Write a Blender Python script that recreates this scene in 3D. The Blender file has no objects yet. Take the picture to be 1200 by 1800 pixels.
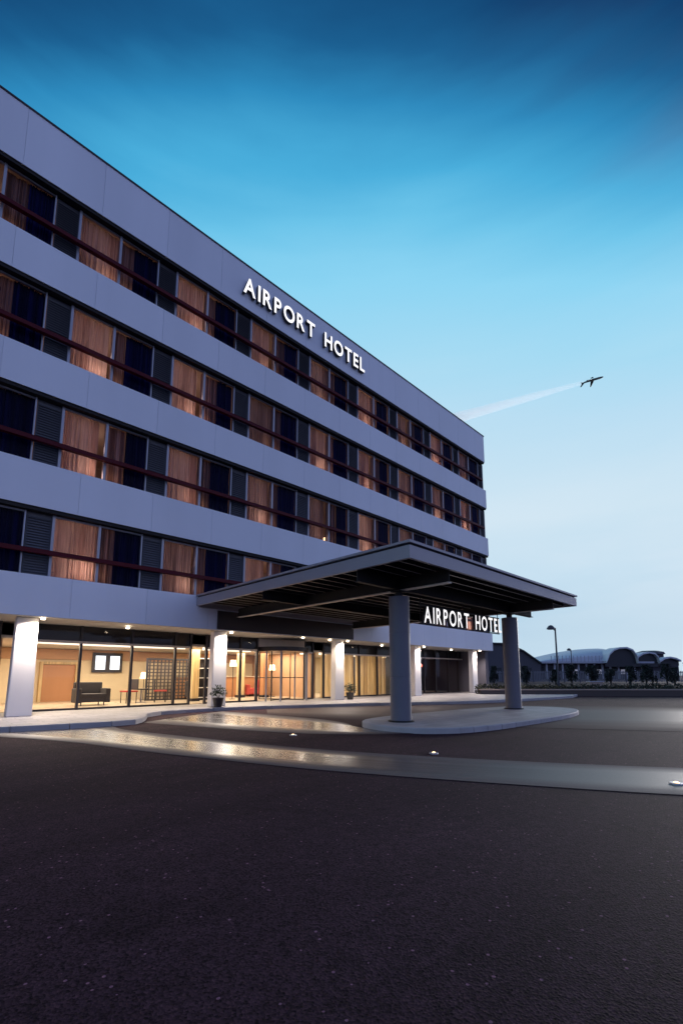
import bpy, bmesh, math, random
from mathutils import Vector, Matrix
random.seed(7)
R = math.radians
S = bpy.context.scene
C = S.collection
H = 1.2                                      # camera height (m)

# ------------------------------------------------------------------ camera
FPX, PITCH, YAW = 804.0, math.atan(111/804), math.atan(828/811.6)
cam = bpy.data.objects.new('camera', bpy.data.cameras.new('camera'))
C.objects.link(cam); S.camera = cam
cam.data.sensor_fit = 'VERTICAL'; cam.data.sensor_height = 36
cam.data.lens = FPX/1800*36
cam.data.shift_y = 176/1800
cam.data.clip_end = 6000; cam.data.clip_start = .05
cam.location = (0, 0, H)
cam.rotation_euler = (math.pi/2+PITCH, 0, YAW-math.pi/2)

# ------------------------------------------------------------------ sky
W = bpy.data.worlds.new("World"); S.world = W; W.use_nodes = True
nt = W.node_tree; nt.nodes.clear()
def nd(t, typ, **k):
    n = t.nodes.new(typ)
    for a, b in k.items(): setattr(n, a, b)
    return n
def lin(c):
    return tuple(((v/255)/12.92 if v/255 <= .04045 else ((v/255+.055)/1.055)**2.4) for v in c)+(1,)
def ramp(t, stops, interp='LINEAR'):
    n = t.nodes.new('ShaderNodeValToRGB'); cr = n.color_ramp; cr.interpolation = interp
    while len(cr.elements) > 1: cr.elements.remove(cr.elements[-1])
    cr.elements[0].position = stops[0][0]; cr.elements[0].color = stops[0][1]
    for p, c in stops[1:]:
        e = cr.elements.new(p); e.color = c
    return n
def math_(t, op, a, b=None, c=None, clamp=False):
    n = t.nodes.new('ShaderNodeMath'); n.operation = op; n.use_clamp = clamp
    for i, v in enumerate((a, b, c)):
        if v is None: continue
        if isinstance(v, (int, float)): n.inputs[i].default_value = v
        else: t.links.new(v, n.inputs[i])
    return n.outputs[0]
tc = nd(nt, 'ShaderNodeTexCoord')
mp = nd(nt, 'ShaderNodeMapping'); mp.inputs['Rotation'].default_value = (0, 0, R(-45)); mp.inputs['Scale'].default_value = (1.1, .8, 3.4)
nt.links.new(tc.outputs['Generated'], mp.inputs['Vector'])
nz = nd(nt, 'ShaderNodeTexNoise'); nz.inputs['Scale'].default_value = 1.7; nz.inputs['Detail'].default_value = 5; nz.inputs['Roughness'].default_value = .5
nt.links.new(mp.outputs[0], nz.inputs['Vector'])
sx = nd(nt, 'ShaderNodeSeparateXYZ'); nt.links.new(tc.outputs['Generated'], sx.inputs[0])
wob = math_(nt, 'MULTIPLY_ADD', nz.outputs['Fac'], .085, -.0425)
lat = math_(nt, 'SUBTRACT', math_(nt, 'MULTIPLY', sx.outputs['X'], .70), math_(nt, 'MULTIPLY', sx.outputs['Y'], .71))   # + to the right of the view
z2 = math_(nt, 'MULTIPLY', math_(nt, 'MULTIPLY', sx.outputs['Z'], sx.outputs['Z']), math_(nt, 'MULTIPLY', lat, lat))
mp3 = nd(nt, 'ShaderNodeMapping'); mp3.inputs['Rotation'].default_value = (0, 0, R(-45)); mp3.inputs['Scale'].default_value = (2.0, 1.2, 16)
nt.links.new(tc.outputs['Generated'], mp3.inputs['Vector'])
nz3 = nd(nt, 'ShaderNodeTexNoise'); nz3.inputs['Scale'].default_value = 1.3; nz3.inputs['Detail'].default_value = 6; nt.links.new(mp3.outputs[0], nz3.inputs['Vector'])
wob = math_(nt, 'ADD', wob, math_(nt, 'MULTIPLY_ADD', nz3.outputs['Fac'], .045, -.0225))
zz = math_(nt, 'ADD', math_(nt, 'ADD', sx.outputs['Z'], wob), math_(nt, 'MULTIPLY', z2, math_(nt, 'MULTIPLY_ADD', lat, .35, .95)))
front = ramp(nt, [(0, lin((182, 214, 234))), (.10, lin((166, 204, 228))), (.20, lin((190, 220, 239))), (.33, lin((207, 229, 243))), (.50, lin((186, 222, 243))), (.60, lin((164, 218, 243))),
                  (.69, lin((140, 212, 243))), (.745, lin((108, 196, 234))), (.787, lin((74, 174, 220))), (.83, lin((46, 138, 190))), (.865, lin((28, 96, 146))), (.90, lin((18, 64, 110))), (1, lin((12, 46, 90)))])
nt.links.new(zz, front.inputs[0])
back = ramp(nt, [(0, (.30, .36, .68, 1)), (.3, (.26, .35, .74, 1)), (.7, (.13, .19, .46, 1)), (1, (.03, .08, .2, 1))])
nt.links.new(sx.outputs['Z'], back.inputs[0])
mr = nd(nt, 'ShaderNodeMapRange', interpolation_type='SMOOTHSTEP')
nt.links.new(sx.outputs['Y'], mr.inputs['Value'])
mr.inputs['From Min'].default_value = .05; mr.inputs['From Max'].default_value = -.4
mx = nd(nt, 'ShaderNodeMix', data_type='RGBA')
nt.links.new(mr.outputs[0], mx.inputs[0]); nt.links.new(front.outputs[0], mx.inputs[6]); nt.links.new(back.outputs[0], mx.inputs[7])
# pale veil of high cloud towards the right, thicker in streaks
veil = math_(nt, 'MULTIPLY', math_(nt, 'SMOOTH_MIN', math_(nt, 'MAXIMUM', math_(nt, 'MULTIPLY_ADD', nz.outputs['Fac'], 4.4, -1.75), 0), 1, .1), math_(nt, 'MAXIMUM', math_(nt, 'MULTIPLY_ADD', lat, .8, .12), 0, clamp=True))
mx2 = nd(nt, 'ShaderNodeMix', data_type='RGBA')
nt.links.new(math_(nt, 'MULTIPLY', veil, math_(nt, 'SUBTRACT', .86, sx.outputs['Z'], clamp=True)), mx2.inputs[0]); nt.links.new(mx.outputs[2], mx2.inputs[6]); mx2.inputs[7].default_value = lin((232, 240, 248))
bg = nd(nt, 'ShaderNodeBackground'); bg.inputs['Strength'].default_value = 1.0
nt.links.new(mx2.outputs[2], bg.inputs[0])
wo = nd(nt, 'ShaderNodeOutputWorld'); nt.links.new(bg.outputs[0], wo.inputs[0])
try: W.cycles.sampling_method = 'AUTOMATIC'
except Exception: pass

# last low light, coming from ahead on the right where the sky is palest
sun = bpy.data.objects.new('sun', bpy.data.lights.new('sun', 'SUN')); C.objects.link(sun)
sun.data.energy = 1.6; sun.data.angle = R(12); sun.data.color = (1, .93, .90)
_el, _az = R(6), R(3)
sun.rotation_euler = (-Vector((math.cos(_el)*math.cos(_az), math.cos(_el)*math.sin(_az), math.sin(_el)))).to_track_quat('-Z', 'Y').to_euler()

S.view_settings.view_transform = 'Standard'; S.view_settings.look = 'None'
S.view_settings.exposure = 0; S.view_settings.gamma = 1
S.render.engine = 'CYCLES'
S.cycles.max_bounces = 8; S.cycles.volume_bounces = 2; S.cycles.transparent_max_bounces = 24
S.cycles.sample_clamp_indirect = 4

# ------------------------------------------------------------------ helpers
def mat(name, col, rough=.6, metal=0, var=.12, scale=3.0, bump=0, bscale=60, spec=.5, island=0, streak=False, coat=0):
    m = bpy.data.materials.new(name); m.use_nodes = True; t = m.node_tree
    b = t.nodes['Principled BSDF']
    c = tuple(col)+(1,)
    o = nd(t, 'ShaderNodeTexCoord'); n = nd(t, 'ShaderNodeTexNoise'); n.inputs['Scale'].default_value = scale; n.inputs['Detail'].default_value = 6
    if streak:
        q = nd(t, 'ShaderNodeMapping'); q.inputs['Scale'].default_value = (1, 1, .12); t.links.new(o.outputs['Object'], q.inputs[0]); t.links.new(q.outputs[0], n.inputs['Vector'])
    else: t.links.new(o.outputs['Object'], n.inputs['Vector'])
    f = math_(t, 'MULTIPLY_ADD', n.outputs['Fac'], 2*var, 1-var)
    if island:
        g = nd(t, 'ShaderNodeNewGeometry'); f = math_(t, 'MULTIPLY', f, math_(t, 'MULTIPLY_ADD', g.outputs['Random Per Island'], 2*island, 1-island))
    v = nd(t, 'ShaderNodeVectorMath', operation='SCALE'); v.inputs[0].default_value = col; t.links.new(f, v.inputs['Scale'])
    t.links.new(v.outputs[0], b.inputs['Base Color'])
    t.links.new(math_(t, 'MULTIPLY_ADD', n.outputs['Fac'], .2, rough-.1, clamp=True), b.inputs['Roughness'])
    b.inputs['Metallic'].default_value = metal; b.inputs['Specular IOR Level'].default_value = spec; b.inputs['Coat Weight'].default_value = coat
    if bump:
        n2 = nd(t, 'ShaderNodeTexNoise'); n2.inputs['Scale'].default_value = bscale; n2.inputs['Detail'].default_value = 4; t.links.new(o.outputs['Object'], n2.inputs['Vector'])
        bp = nd(t, 'ShaderNodeBump'); bp.inputs['Strength'].default_value = bump; bp.inputs['Distance'].default_value = .02
        t.links.new(n2.outputs['Fac'], bp.inputs['Height']); t.links.new(bp.outputs[0], b.inputs['Normal'])
    return m
def emat(name, col, s):
    m = bpy.data.materials.new(name); m.use_nodes = True; b = m.node_tree.nodes['Principled BSDF']
    b.inputs['Base Color'].default_value = (.8, .8, .8, 1); b.inputs['Emission Color'].default_value = tuple(col)+(1,); b.inputs['Emission Strength'].default_value = s
    return m
def glassmat(name, tint, refl=.9, rough=.02):
    m = bpy.data.materials.new(name); m.use_nodes = True; t = m.node_tree; t.nodes.clear()
    tr = nd(t, 'ShaderNodeBsdfTransparent'); tr.inputs[0].default_value = tuple(tint)+(1,)
    gl = nd(t, 'ShaderNodeBsdfGlossy'); gl.inputs['Roughness'].default_value = rough; gl.inputs[0].default_value = (refl, refl, refl, 1)
    fr = nd(t, 'ShaderNodeFresnel'); gg = nd(t, 'ShaderNodeNewGeometry'); t.links.new(math_(t, 'MULTIPLY_ADD', gg.outputs['Backfacing'], .69-1.45, 1.45), fr.inputs[0])
    o = nd(t, 'ShaderNodeTexCoord'); n = nd(t, 'ShaderNodeTexNoise'); n.inputs['Scale'].default_value = .8; t.links.new(o.outputs['Object'], n.inputs['Vector'])
    bp = nd(t, 'ShaderNodeBump'); bp.inputs['Strength'].default_value = .04; t.links.new(n.outputs['Fac'], bp.inputs['Height']); t.links.new(bp.outputs[0], gl.inputs['Normal'])
    mi = nd(t, 'ShaderNodeMixShader'); t.links.new(fr.outputs[0], mi.inputs[0]); t.links.new(tr.outputs[0], mi.inputs[1]); t.links.new(gl.outputs[0], mi.inputs[2])
    ou = nd(t, 'ShaderNodeOutputMaterial'); t.links.new(mi.outputs[0], ou.inputs[0])
    return m
def clothmat(name, col, trans=.5, clear=.0, per_obj=0):
    m = bpy.data.materials.new(name); m.use_nodes = True; t = m.node_tree; t.nodes.clear()
    d = nd(t, 'ShaderNodeBsdfDiffuse'); tl = nd(t, 'ShaderNodeBsdfTranslucent'); tp = nd(t, 'ShaderNodeBsdfTransparent')
    o = nd(t, 'ShaderNodeTexCoord'); n = nd(t, 'ShaderNodeTexNoise'); n.inputs['Scale'].default_value = 2.5; n.inputs['Detail'].default_value = 5
    q = nd(t, 'ShaderNodeMapping'); q.inputs['Scale'].default_value = (9, 9, .5); t.links.new(o.outputs['Object'], q.inputs[0]); t.links.new(q.outputs[0], n.inputs['Vector'])
    f = math_(t, 'MULTIPLY_ADD', n.outputs['Fac'], 1.1, .45)
    if per_obj:
        oi = nd(t, 'ShaderNodeObjectInfo'); f = math_(t, 'MULTIPLY', f, math_(t, 'MULTIPLY_ADD', oi.outputs['Random'], 2*per_obj, 1-per_obj))
    v = nd(t, 'ShaderNodeVectorMath', operation='SCALE'); v.inputs[0].default_value = col; t.links.new(f, v.inputs['Scale'])
    t.links.new(v.outputs[0], d.inputs[0]); t.links.new(v.outputs[0], tl.inputs[0])
    a = nd(t, 'ShaderNodeMixShader'); a.inputs[0].default_value = trans; t.links.new(d.outputs[0], a.inputs[1]); t.links.new(tl.outputs[0], a.inputs[2])
    b = nd(t, 'ShaderNodeMixShader'); b.inputs[0].default_value = clear; t.links.new(a.outputs[0], b.inputs[1]); t.links.new(tp.outputs[0], b.inputs[2])
    ou = nd(t, 'ShaderNodeOutputMaterial'); t.links.new(b.outputs[0], ou.inputs[0])
    return m

class MB:
    """collects shapes in one mesh"""
    def __init__(s): s.v = []; s.f = []
    def add(s, vs, fs):
        o = len(s.v); s.v += [tuple(p) for p in vs]; s.f += [tuple(i+o for i in f) for f in fs]; return s
    def box(s, x0, x1, y0, y1, z0, z1):
        return s.add([(x0,y0,z0),(x1,y0,z0),(x1,y1,z0),(x0,y1,z0),(x0,y0,z1),(x1,y0,z1),(x1,y1,z1),(x0,y1,z1)],
                     [(0,3,2,1),(4,5,6,7),(0,1,5,4),(1,2,6,5),(2,3,7,6),(3,0,4,7)])
    def tube(s, pts, rs, n=12, cap=True):
        pts = [Vector(p) for p in pts]
        if not hasattr(rs, '__len__'): rs = [rs]*len(pts)
        o = len(s.v); fs = []; vs = []
        for i, p in enumerate(pts):
            d = (pts[min(i+1, len(pts)-1)]-pts[max(i-1, 0)]).normalized()
            u = d.cross(Vector((0, 0, 1)))
            if u.length < .05: u = d.cross(Vector((0, 1, 0)))
            u.normalize(); w = d.cross(u)
            for k in range(n):
                a = 2*math.pi*k/n; vs.append(p+(u*math.cos(a)+w*math.sin(a))*rs[i])
        for i in range(len(pts)-1):
            for k in range(n):
                fs.append((i*n+k, i*n+(k+1)%n, (i+1)*n+(k+1)%n, (i+1)*n+k))
        if cap: fs += [tuple(range(n))[::-1], tuple((len(pts)-1)*n+k for k in range(n))]
        return s.add(vs, fs)
    def lathe(s, cx, cy, prof, n=24):
        vs = []; fs = []
        for r, z in prof:
            for k in range(n):
                a = 2*math.pi*k/n; vs.append((cx+r*math.cos(a), cy+r*math.sin(a), z))
        for i in range(len(prof)-1):
            for k in range(n): fs.append((i*n+k, i*n+(k+1)%n, (i+1)*n+(k+1)%n, (i+1)*n+k))
        fs += [tuple(range(n))[::-1], tuple((len(prof)-1)*n+k for k in range(n))]
        return s.add(vs, fs)
    def prism(s, pts, z0, z1):
        n = len(pts)
        return s.add([(x, y, z0) for x, y in pts]+[(x, y, z1) for x, y in pts],
                     [tuple(range(n))[::-1], tuple(range(n, 2*n))]+[(k, (k+1)%n, n+(k+1)%n, n+k) for k in range(n)])
    def sheet(s, prof, z0, z1):           # vertical wavy cloth through (x,y) points
        n = len(prof)
        return s.add([(x, y, z0) for x, y in prof]+[(x, y, z1) for x, y in prof], [(k, k+1, n+k+1, n+k) for k in range(n-1)])
    def build(s, name, m, parent=None, loc=(0, 0, 0), bevel=0, smooth=False):
        me = bpy.data.meshes.new(name); me.from_pydata(s.v, [], s.f)
        bm = bmesh.new(); bm.from_mesh(me); bmesh.ops.recalc_face_normals(bm, faces=bm.faces)
        if bevel:
            bmesh.ops.bevel(bm, geom=bm.edges[:], offset=bevel, segments=2, affect='EDGES', profile=.6, clamp_overlap=True)
        bm.to_mesh(me); bm.free()
        if smooth:
            for p in me.polygons: p.use_smooth = True
            me.set_sharp_from_angle(angle=R(32))
        me.materials.append(m)
        o = bpy.data.objects.new(name, me); C.objects.link(o); o.location = loc
        if parent: o.parent = parent
        return o
def tag(o, label=None, cat=None, group=None, kind=None):
    for k, v in (('label', label), ('category', cat), ('group', group), ('kind', kind)):
        if v: o[k] = v
    return o
def thing(name, loc, label, cat, group=None, rz=0):
    o = bpy.data.objects.new(name, None); C.objects.link(o); o.location = loc; o.rotation_euler[2] = rz
    o.empty_display_size = .3
    return tag(o, label, cat, group)
def children(o): return [c for c in bpy.data.objects if c.parent is o]
def copy_tree(o, parent=None):
    c = o.copy(); C.objects.link(c); c.parent = parent
    for ch in children(o): copy_tree(ch, c)
    return c
def lamp(name, typ, loc, power, col, parent=None, rad=.1, spot=None, rot=None, size=None):
    l = bpy.data.lights.new(name, typ); l.energy = power; l.color = col
    if typ == 'AREA':
        l.shape = 'RECTANGLE'; l.size, l.size_y = size
    else: l.shadow_soft_size = rad
    if typ == 'SPOT': l.spot_size = spot; l.spot_blend = .8
    o = bpy.data.objects.new(name, l); C.objects.link(o); o.location = loc
    if rot: o.rotation_euler = rot
    if parent: o.parent = parent
    return o
# a pixel of the 1200x1800 frame as a direction from the camera: used to find WHERE far things stand
_f = Vector((math.cos(YAW)*math.cos(PITCH), math.sin(YAW)*math.cos(PITCH), math.sin(PITCH)))
_r = Vector((math.sin(YAW), -math.cos(YAW), 0)); _u = _r.cross(_f)
def at(x, y, depth): return Vector((0, 0, H))+(_f*FPX+_r*(x-600)+_u*(1076-y))*(depth/FPX)
def ground(x, y, z=0.0):
    d = _f*FPX+_r*(x-600)+_u*(1076-y); return Vector((0, 0, H))+d*((z-H)/d.z)
FWD2 = Vector((math.cos(YAW), math.sin(YAW), 0)); 

# ------------------------------------------------------------------ materials
M = {}
M['panel'] = mat('pale_cladding', (.74, .78, .87), .42, 0, .12, .6, 0, island=.03, streak=True)
M['dark'] = mat('dark_void', (.012, .011, .014), .8)
M['soffit'] = mat('soffit_paint', (.45, .42, .38), .6)
M['alu'] = mat('grey_aluminium', (.33, .34, .40), .38, .4, .1)
M['darkalu'] = mat('dark_frame', (.035, .033, .04), .4, .3, .1)
M['rail'] = mat('burgundy_rail', (.075, .004, .012), .5, .0, .12, 2, spec=.15)
M['louvre'] = mat('grey_louvre', (.13, .135, .16), .5, .2, .1)
M['glass'] = glassmat('tinted_glass', (.66, .63, .72), .09)
M['lobbyglass'] = glassmat('clear_glass', (.93, .93, .92), .6)
M['sheer'] = clothmat('sheer_curtain', (.74, .57, .50), .62, .05, .22)
M['drape'] = clothmat('brown_drape', (.42, .30, .27), .35, .0, .2)
M['navy'] = clothmat('navy_drape', (.012, .014, .10), .05, 0, .2)
M['cream'] = clothmat('cream_curtain', (.80, .66, .42), .55, .0)
M['room'] = mat('room_plaster', (.55, .42, .32), .8)
M['column'] = mat('column_paint', (.80, .77, .76), .5, 0, .06, 2, .05, 30, streak=True)
M['post'] = mat('grey_post', (.13, .13, .165), .55, 0, .10, 1.5, .1, 40, streak=True)
M['steel'] = mat('grey_fascia_steel', (.30, .29, .34), .42, .15, .08, 1.2, 0, streak=True)
M['dsteel'] = mat('black_steel', (.012, .011, .011), .7, 0, .15)
M['beam'] = mat('painted_beam', (.50, .45, .41), .4, .2, .12)  # transom's own pale tone; on canopy flanges it holds the warm light
M['roofsheet'] = mat('roof_sheet', (.05, .05, .06), .45, .3, .1)
M['white_letter'] = emat('lit_white_letter', (1, .97, .93), 1.05)
M['letter_side'] = mat('letter_return', (.03, .03, .035), .5)
M['bulb'] = emat('warm_bulb', (1, .82, .58), 22)
M['shade'] = emat('lamp_shade', (1, .62, .28), 3.2)
M['cove'] = emat('cove_strip', (1, .84, .66), 1.6)
M['screen'] = emat('screen_glow', (.62, .80, 1), 1.5)
M['bronze'] = mat('bronze_panel', (.07, .055, .05), .5, .2, .1, 1.5, streak=True)  # low wall's own brown; on the entrance panel it holds canopy shade
M['kerb'] = mat('kerb_concrete', (.40, .38, .39), .7, 0, .3, 1.4, .2, 50)
M['wood'] = mat('warm_timber', (.36, .17, .08), .5, 0, .2, 3, streak=True)
M['beige'] = mat('beige_plaster', (.66, .55, .38), .7, 0, .08)
M['orange'] = mat('terracotta_plaster', (.45, .27, .16), .7, 0, .12)
M['stone'] = mat('lobby_stone', (.45, .37, .28), .3, 0, .15, 4)
M['sofa'] = mat('dark_upholstery', (.04, .035, .04), .85)
M['red_cloth'] = mat('red_upholstery', (.38, .05, .04), .8)
M['leaf'] = mat('leaf', (.028, .045, .025), .6, 0, .5, 9)
M['pot'] = mat('black_pot', (.03, .028, .03), .4)
M['needle'] = mat('conifer_foliage', (.016, .022, .022), .8, 0, .5, .8)
M['hedge'] = mat('hedge_leaf', (.035, .040, .025), .8, 0, .5, 3)
M['bark'] = mat('bark', (.05, .04, .035), .9)
M['terroof'] = mat('terminal_roof', (.52, .52, .62), .45, .0, .12, .12)
M['terwall'] = mat('terminal_wall', (.065, .062, .085), .7, 0, .2, .3)
M['terdark'] = mat('terminal_dark', (.016, .018, .028), .5, 0, .2, .3)
M['terlight'] = mat('terminal_trim', (.36, .36, .45), .6)
M['fence'] = mat('grey_fence', (.15, .145, .18), .7)
M['farlit'] = emat('far_lit_window', (.8, .78, 1), .16)
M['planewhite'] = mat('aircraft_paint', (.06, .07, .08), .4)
M['timberbox'] = mat('beige_box', (.36, .27, .22), .7)

def asphalt():
    m = bpy.data.materials.new('asphalt'); m.use_nodes = True; t = m.node_tree; b = t.nodes['Principled BSDF']
    o = nd(t, 'ShaderNodeTexCoord')
    def noise(s, d, r=.5):
        n = nd(t, 'ShaderNodeTexNoise'); n.inputs['Scale'].default_value = s; n.inputs['Detail'].default_value = d; n.inputs['Roughness'].default_value = r
        t.links.new(o.outputs['Object'], n.inputs['Vector']); return n.outputs['Fac']
    big = noise(.35, 3); mid = noise(9, 3); fine = noise(75, 3, .7)
    vo = nd(t, 'ShaderNodeTexVoronoi'); vo.inputs['Scale'].default_value = 34; t.links.new(o.outputs['Object'], vo.inputs['Vector'])
    vd = nd(t, 'ShaderNodeTexVoronoi'); vd.inputs['Scale'].default_value = 85; t.links.new(o.outputs['Object'], vd.inputs['Vector'])
    sc = nd(t, 'ShaderNodeSeparateColor'); t.links.new(vo.outputs['Color'], sc.inputs[0])
    sc2 = nd(t, 'ShaderNodeSeparateColor'); t.links.new(vd.outputs['Color'], sc2.inputs[0])
    fleck = math_(t, 'MULTIPLY', math_(t, 'GREATER_THAN', sc.outputs[0], .95), math_(t, 'LESS_THAN', vo.outputs['Distance'], .26))
    f = math_(t, 'MULTIPLY_ADD', sc2.outputs[1], .95, .25)
    f = math_(t, 'ADD', f, math_(t, 'MULTIPLY_ADD', fine, 1.6, -.7))
    f = math_(t, 'MULTIPLY', f, math_(t, 'MULTIPLY_ADD', big, 1.1, .45))
    f = math_(t, 'MULTIPLY', f, math_(t, 'MULTIPLY_ADD', mid, .8, .6))
    ms = nd(t, 'ShaderNodeMapping'); ms.inputs['Rotation'].default_value = (0, 0, R(35)); ms.inputs['Scale'].default_value = (.12, 1.6, 1); t.links.new(o.outputs['Object'], ms.inputs[0])
    ns = nd(t, 'ShaderNodeTexNoise'); ns.inputs['Scale'].default_value = 1.1; ns.inputs['Detail'].default_value = 4; t.links.new(ms.outputs[0], ns.inputs['Vector'])
    st = nd(t, 'ShaderNodeTexNoise'); st.inputs['Scale'].default_value = 1.3; st.inputs['Detail'].default_value = 7; st.inputs['Distortion'].default_value = .8; t.links.new(o.outputs['Object'], st.inputs['Vector'])
    f = math_(t, 'MULTIPLY', f, math_(t, 'MULTIPLY_ADD', ns.outputs['Fac'], .9, .55))
    f = math_(t, 'MULTIPLY', f, math_(t, 'SUBTRACT', 1, math_(t, 'MULTIPLY', math_(t, 'MULTIPLY_ADD', st.outputs['Fac'], 6, -3.5, clamp=True), .45)))
    f = math_(t, 'MAXIMUM', f, .12)
    f = math_(t, 'MULTIPLY_ADD', fleck, 4.0, f)
    v = nd(t, 'ShaderNodeVectorMath', operation='SCALE'); v.inputs[0].default_value = (.055, .0245, .034); t.links.new(f, v.inputs['Scale'])
    t.links.new(v.outputs[0], b.inputs['Base Color'])
    b.inputs['Roughness'].default_value = .85; b.inputs['Specular IOR Level'].default_value = .10
    bp = nd(t, 'ShaderNodeBump'); bp.inputs['Strength'].default_value = .4; bp.inputs['Distance'].default_value = .004
    t.links.new(math_(t, 'ADD', vd.outputs['Distance'], fine), bp.inputs['Height']); t.links.new(bp.outputs[0], b.inputs['Normal'])
    return m
M['asphalt'] = asphalt()
def paving(name, col, brick=(.6, .3), rough=.6, contrast=.12, joint=.35, spec=.5):
    m = bpy.data.materials.new(name); m.use_nodes = True; t = m.node_tree; b = t.nodes['Principled BSDF']
    o = nd(t, 'ShaderNodeTexCoord'); br = nd(t, 'ShaderNodeTexBrick'); br.inputs['Scale'].default_value = 1
    br.inputs['Brick Width'].default_value = brick[0]; br.inputs['Row Height'].default_value = brick[1]; br.inputs['Mortar Size'].default_value = .006
    c1 = tuple(v*(1+contrast) for v in col)+(1,); c2 = tuple(v*(1-contrast) for v in col)+(1,)
    br.inputs['Color1'].default_value = c1; br.inputs['Color2'].default_value = c2; br.inputs['Mortar'].default_value = tuple(v*joint for v in col)+(1,)
    t.links.new(o.outputs['Object'], br.inputs['Vector'])
    n = nd(t, 'ShaderNodeTexNoise'); n.inputs['Scale'].default_value = 1.6; n.inputs['Detail'].default_value = 8; t.links.new(o.outputs['Object'], n.inputs['Vector'])
    v = nd(t, 'ShaderNodeVectorMath', operation='SCALE'); t.links.new(br.outputs['Color'], v.inputs[0]); t.links.new(math_(t, 'MULTIPLY_ADD', n.outputs['Fac'], .7, .62), v.inputs['Scale'])
    t.links.new(v.outputs[0], b.inputs['Base Color']); b.inputs['Roughness'].default_value = rough; b.inputs['Specular IOR Level'].default_value = spec
    return m
M['pave'] = paving('pavement_slabs', (.38, .36, .37))
M['concrete'] = paving('pale_concrete_lane', (.84, .80, .76), (2.4, 1.2), .30, .04, .6)  # unused; white light trail put into a paving colour
M['brown'] = paving('brown_pavers', (.36, .18, .14), (.4, .2), .85, .15, .8, spec=.1)  # unused; fading brown end of the light trail as a colour
M['redpave'] = paving('red_pavers', (.62, .045, .11), (.4, .2), .85, .12, .8, spec=.1)  # unused; tail-light red put into a paving colour
def trail_sheen(name, near, farc, y0, y1, rough=.5, spec=.4, streak=.55, edge=.16):
    # streaky band in the shape of the light trails, paler and glossier than asphalt
    m = bpy.data.materials.new(name); m.use_nodes = True; t = m.node_tree; b = t.nodes['Principled BSDF']
    uv = nd(t, 'ShaderNodeUVMap'); o = nd(t, 'ShaderNodeTexCoord'); sp = nd(t, 'ShaderNodeSeparateXYZ'); t.links.new(uv.outputs[0], sp.inputs[0])
    so = nd(t, 'ShaderNodeSeparateXYZ'); t.links.new(o.outputs['Object'], so.inputs[0])
    q = nd(t, 'ShaderNodeMapping'); q.inputs['Scale'].default_value = (.22, 13, 1); t.links.new(uv.outputs[0], q.inputs[0])
    n = nd(t, 'ShaderNodeTexNoise'); n.inputs['Scale'].default_value = 1; n.inputs['Detail'].default_value = 4; t.links.new(q.outputs[0], n.inputs['Vector'])
    g = nd(t, 'ShaderNodeTexNoise'); g.inputs['Scale'].default_value = 60; g.inputs['Detail'].default_value = 4; t.links.new(o.outputs['Object'], g.inputs['Vector'])
    e = math_(t, 'MULTIPLY', math_(t, 'DIVIDE', sp.outputs['Y'], edge, clamp=True), math_(t, 'DIVIDE', math_(t, 'SUBTRACT', 1, sp.outputs['Y']), edge, clamp=True))
    mk = math_(t, 'ADD', e, math_(t, 'MULTIPLY_ADD', n.outputs['Fac'], streak*2, -streak-.05))
    mk = math_(t, 'ADD', mk, math_(t, 'MULTIPLY_ADD', g.outputs['Fac'], .5, -.25), clamp=True)
    fade = nd(t, 'ShaderNodeMapRange', interpolation_type='SMOOTHSTEP'); t.links.new(math_(t, 'ADD', so.outputs['Y'], math_(t, 'MULTIPLY_ADD', n.outputs['Fac'], 3, -1.5)), fade.inputs['Value']); fade.inputs['From Min'].default_value = y0; fade.inputs['From Max'].default_value = y1
    c = nd(t, 'ShaderNodeMix', data_type='RGBA'); t.links.new(fade.outputs[0], c.inputs[0]); c.inputs[6].default_value = near+(1,); c.inputs[7].default_value = farc+(1,)
    d = nd(t, 'ShaderNodeMix', data_type='RGBA'); t.links.new(mk, d.inputs[0]); d.inputs[6].default_value = (.05, .028, .036, 1); t.links.new(c.outputs[2], d.inputs[7])
    t.links.new(d.outputs[2], b.inputs['Base Color'])
    rr = math_(t, 'ADD', math_(t, 'MULTIPLY', fade.outputs[0], -(.54-rough)), math_(t, 'MULTIPLY_ADD', n.outputs['Fac'], .30, .39))
    t.links.new(math_(t, 'ADD', .85, math_(t, 'MULTIPLY', mk, math_(t, 'SUBTRACT', rr, .85))), b.inputs['Roughness']); b.inputs['Specular IOR Level'].default_value = spec
    return m
M['lane'] = trail_sheen('traffic_polished_asphalt', (.11, .075, .066), (.125, .10, .092), 2.0, 6.0, .20, 1.0, .36, .26)  # headlight trails' sheen put into a paler, glossier asphalt
M['exitlane'] = trail_sheen('worn_asphalt', (.075, .05, .055), (.075, .05, .055), 90, 95, .45, .12, .5, .3)  # duller streaky tone, added for the tail-light trails
M['grass'] = mat('verge_grass', (.03, .035, .02), .9, 0, .5, 2)

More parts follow.
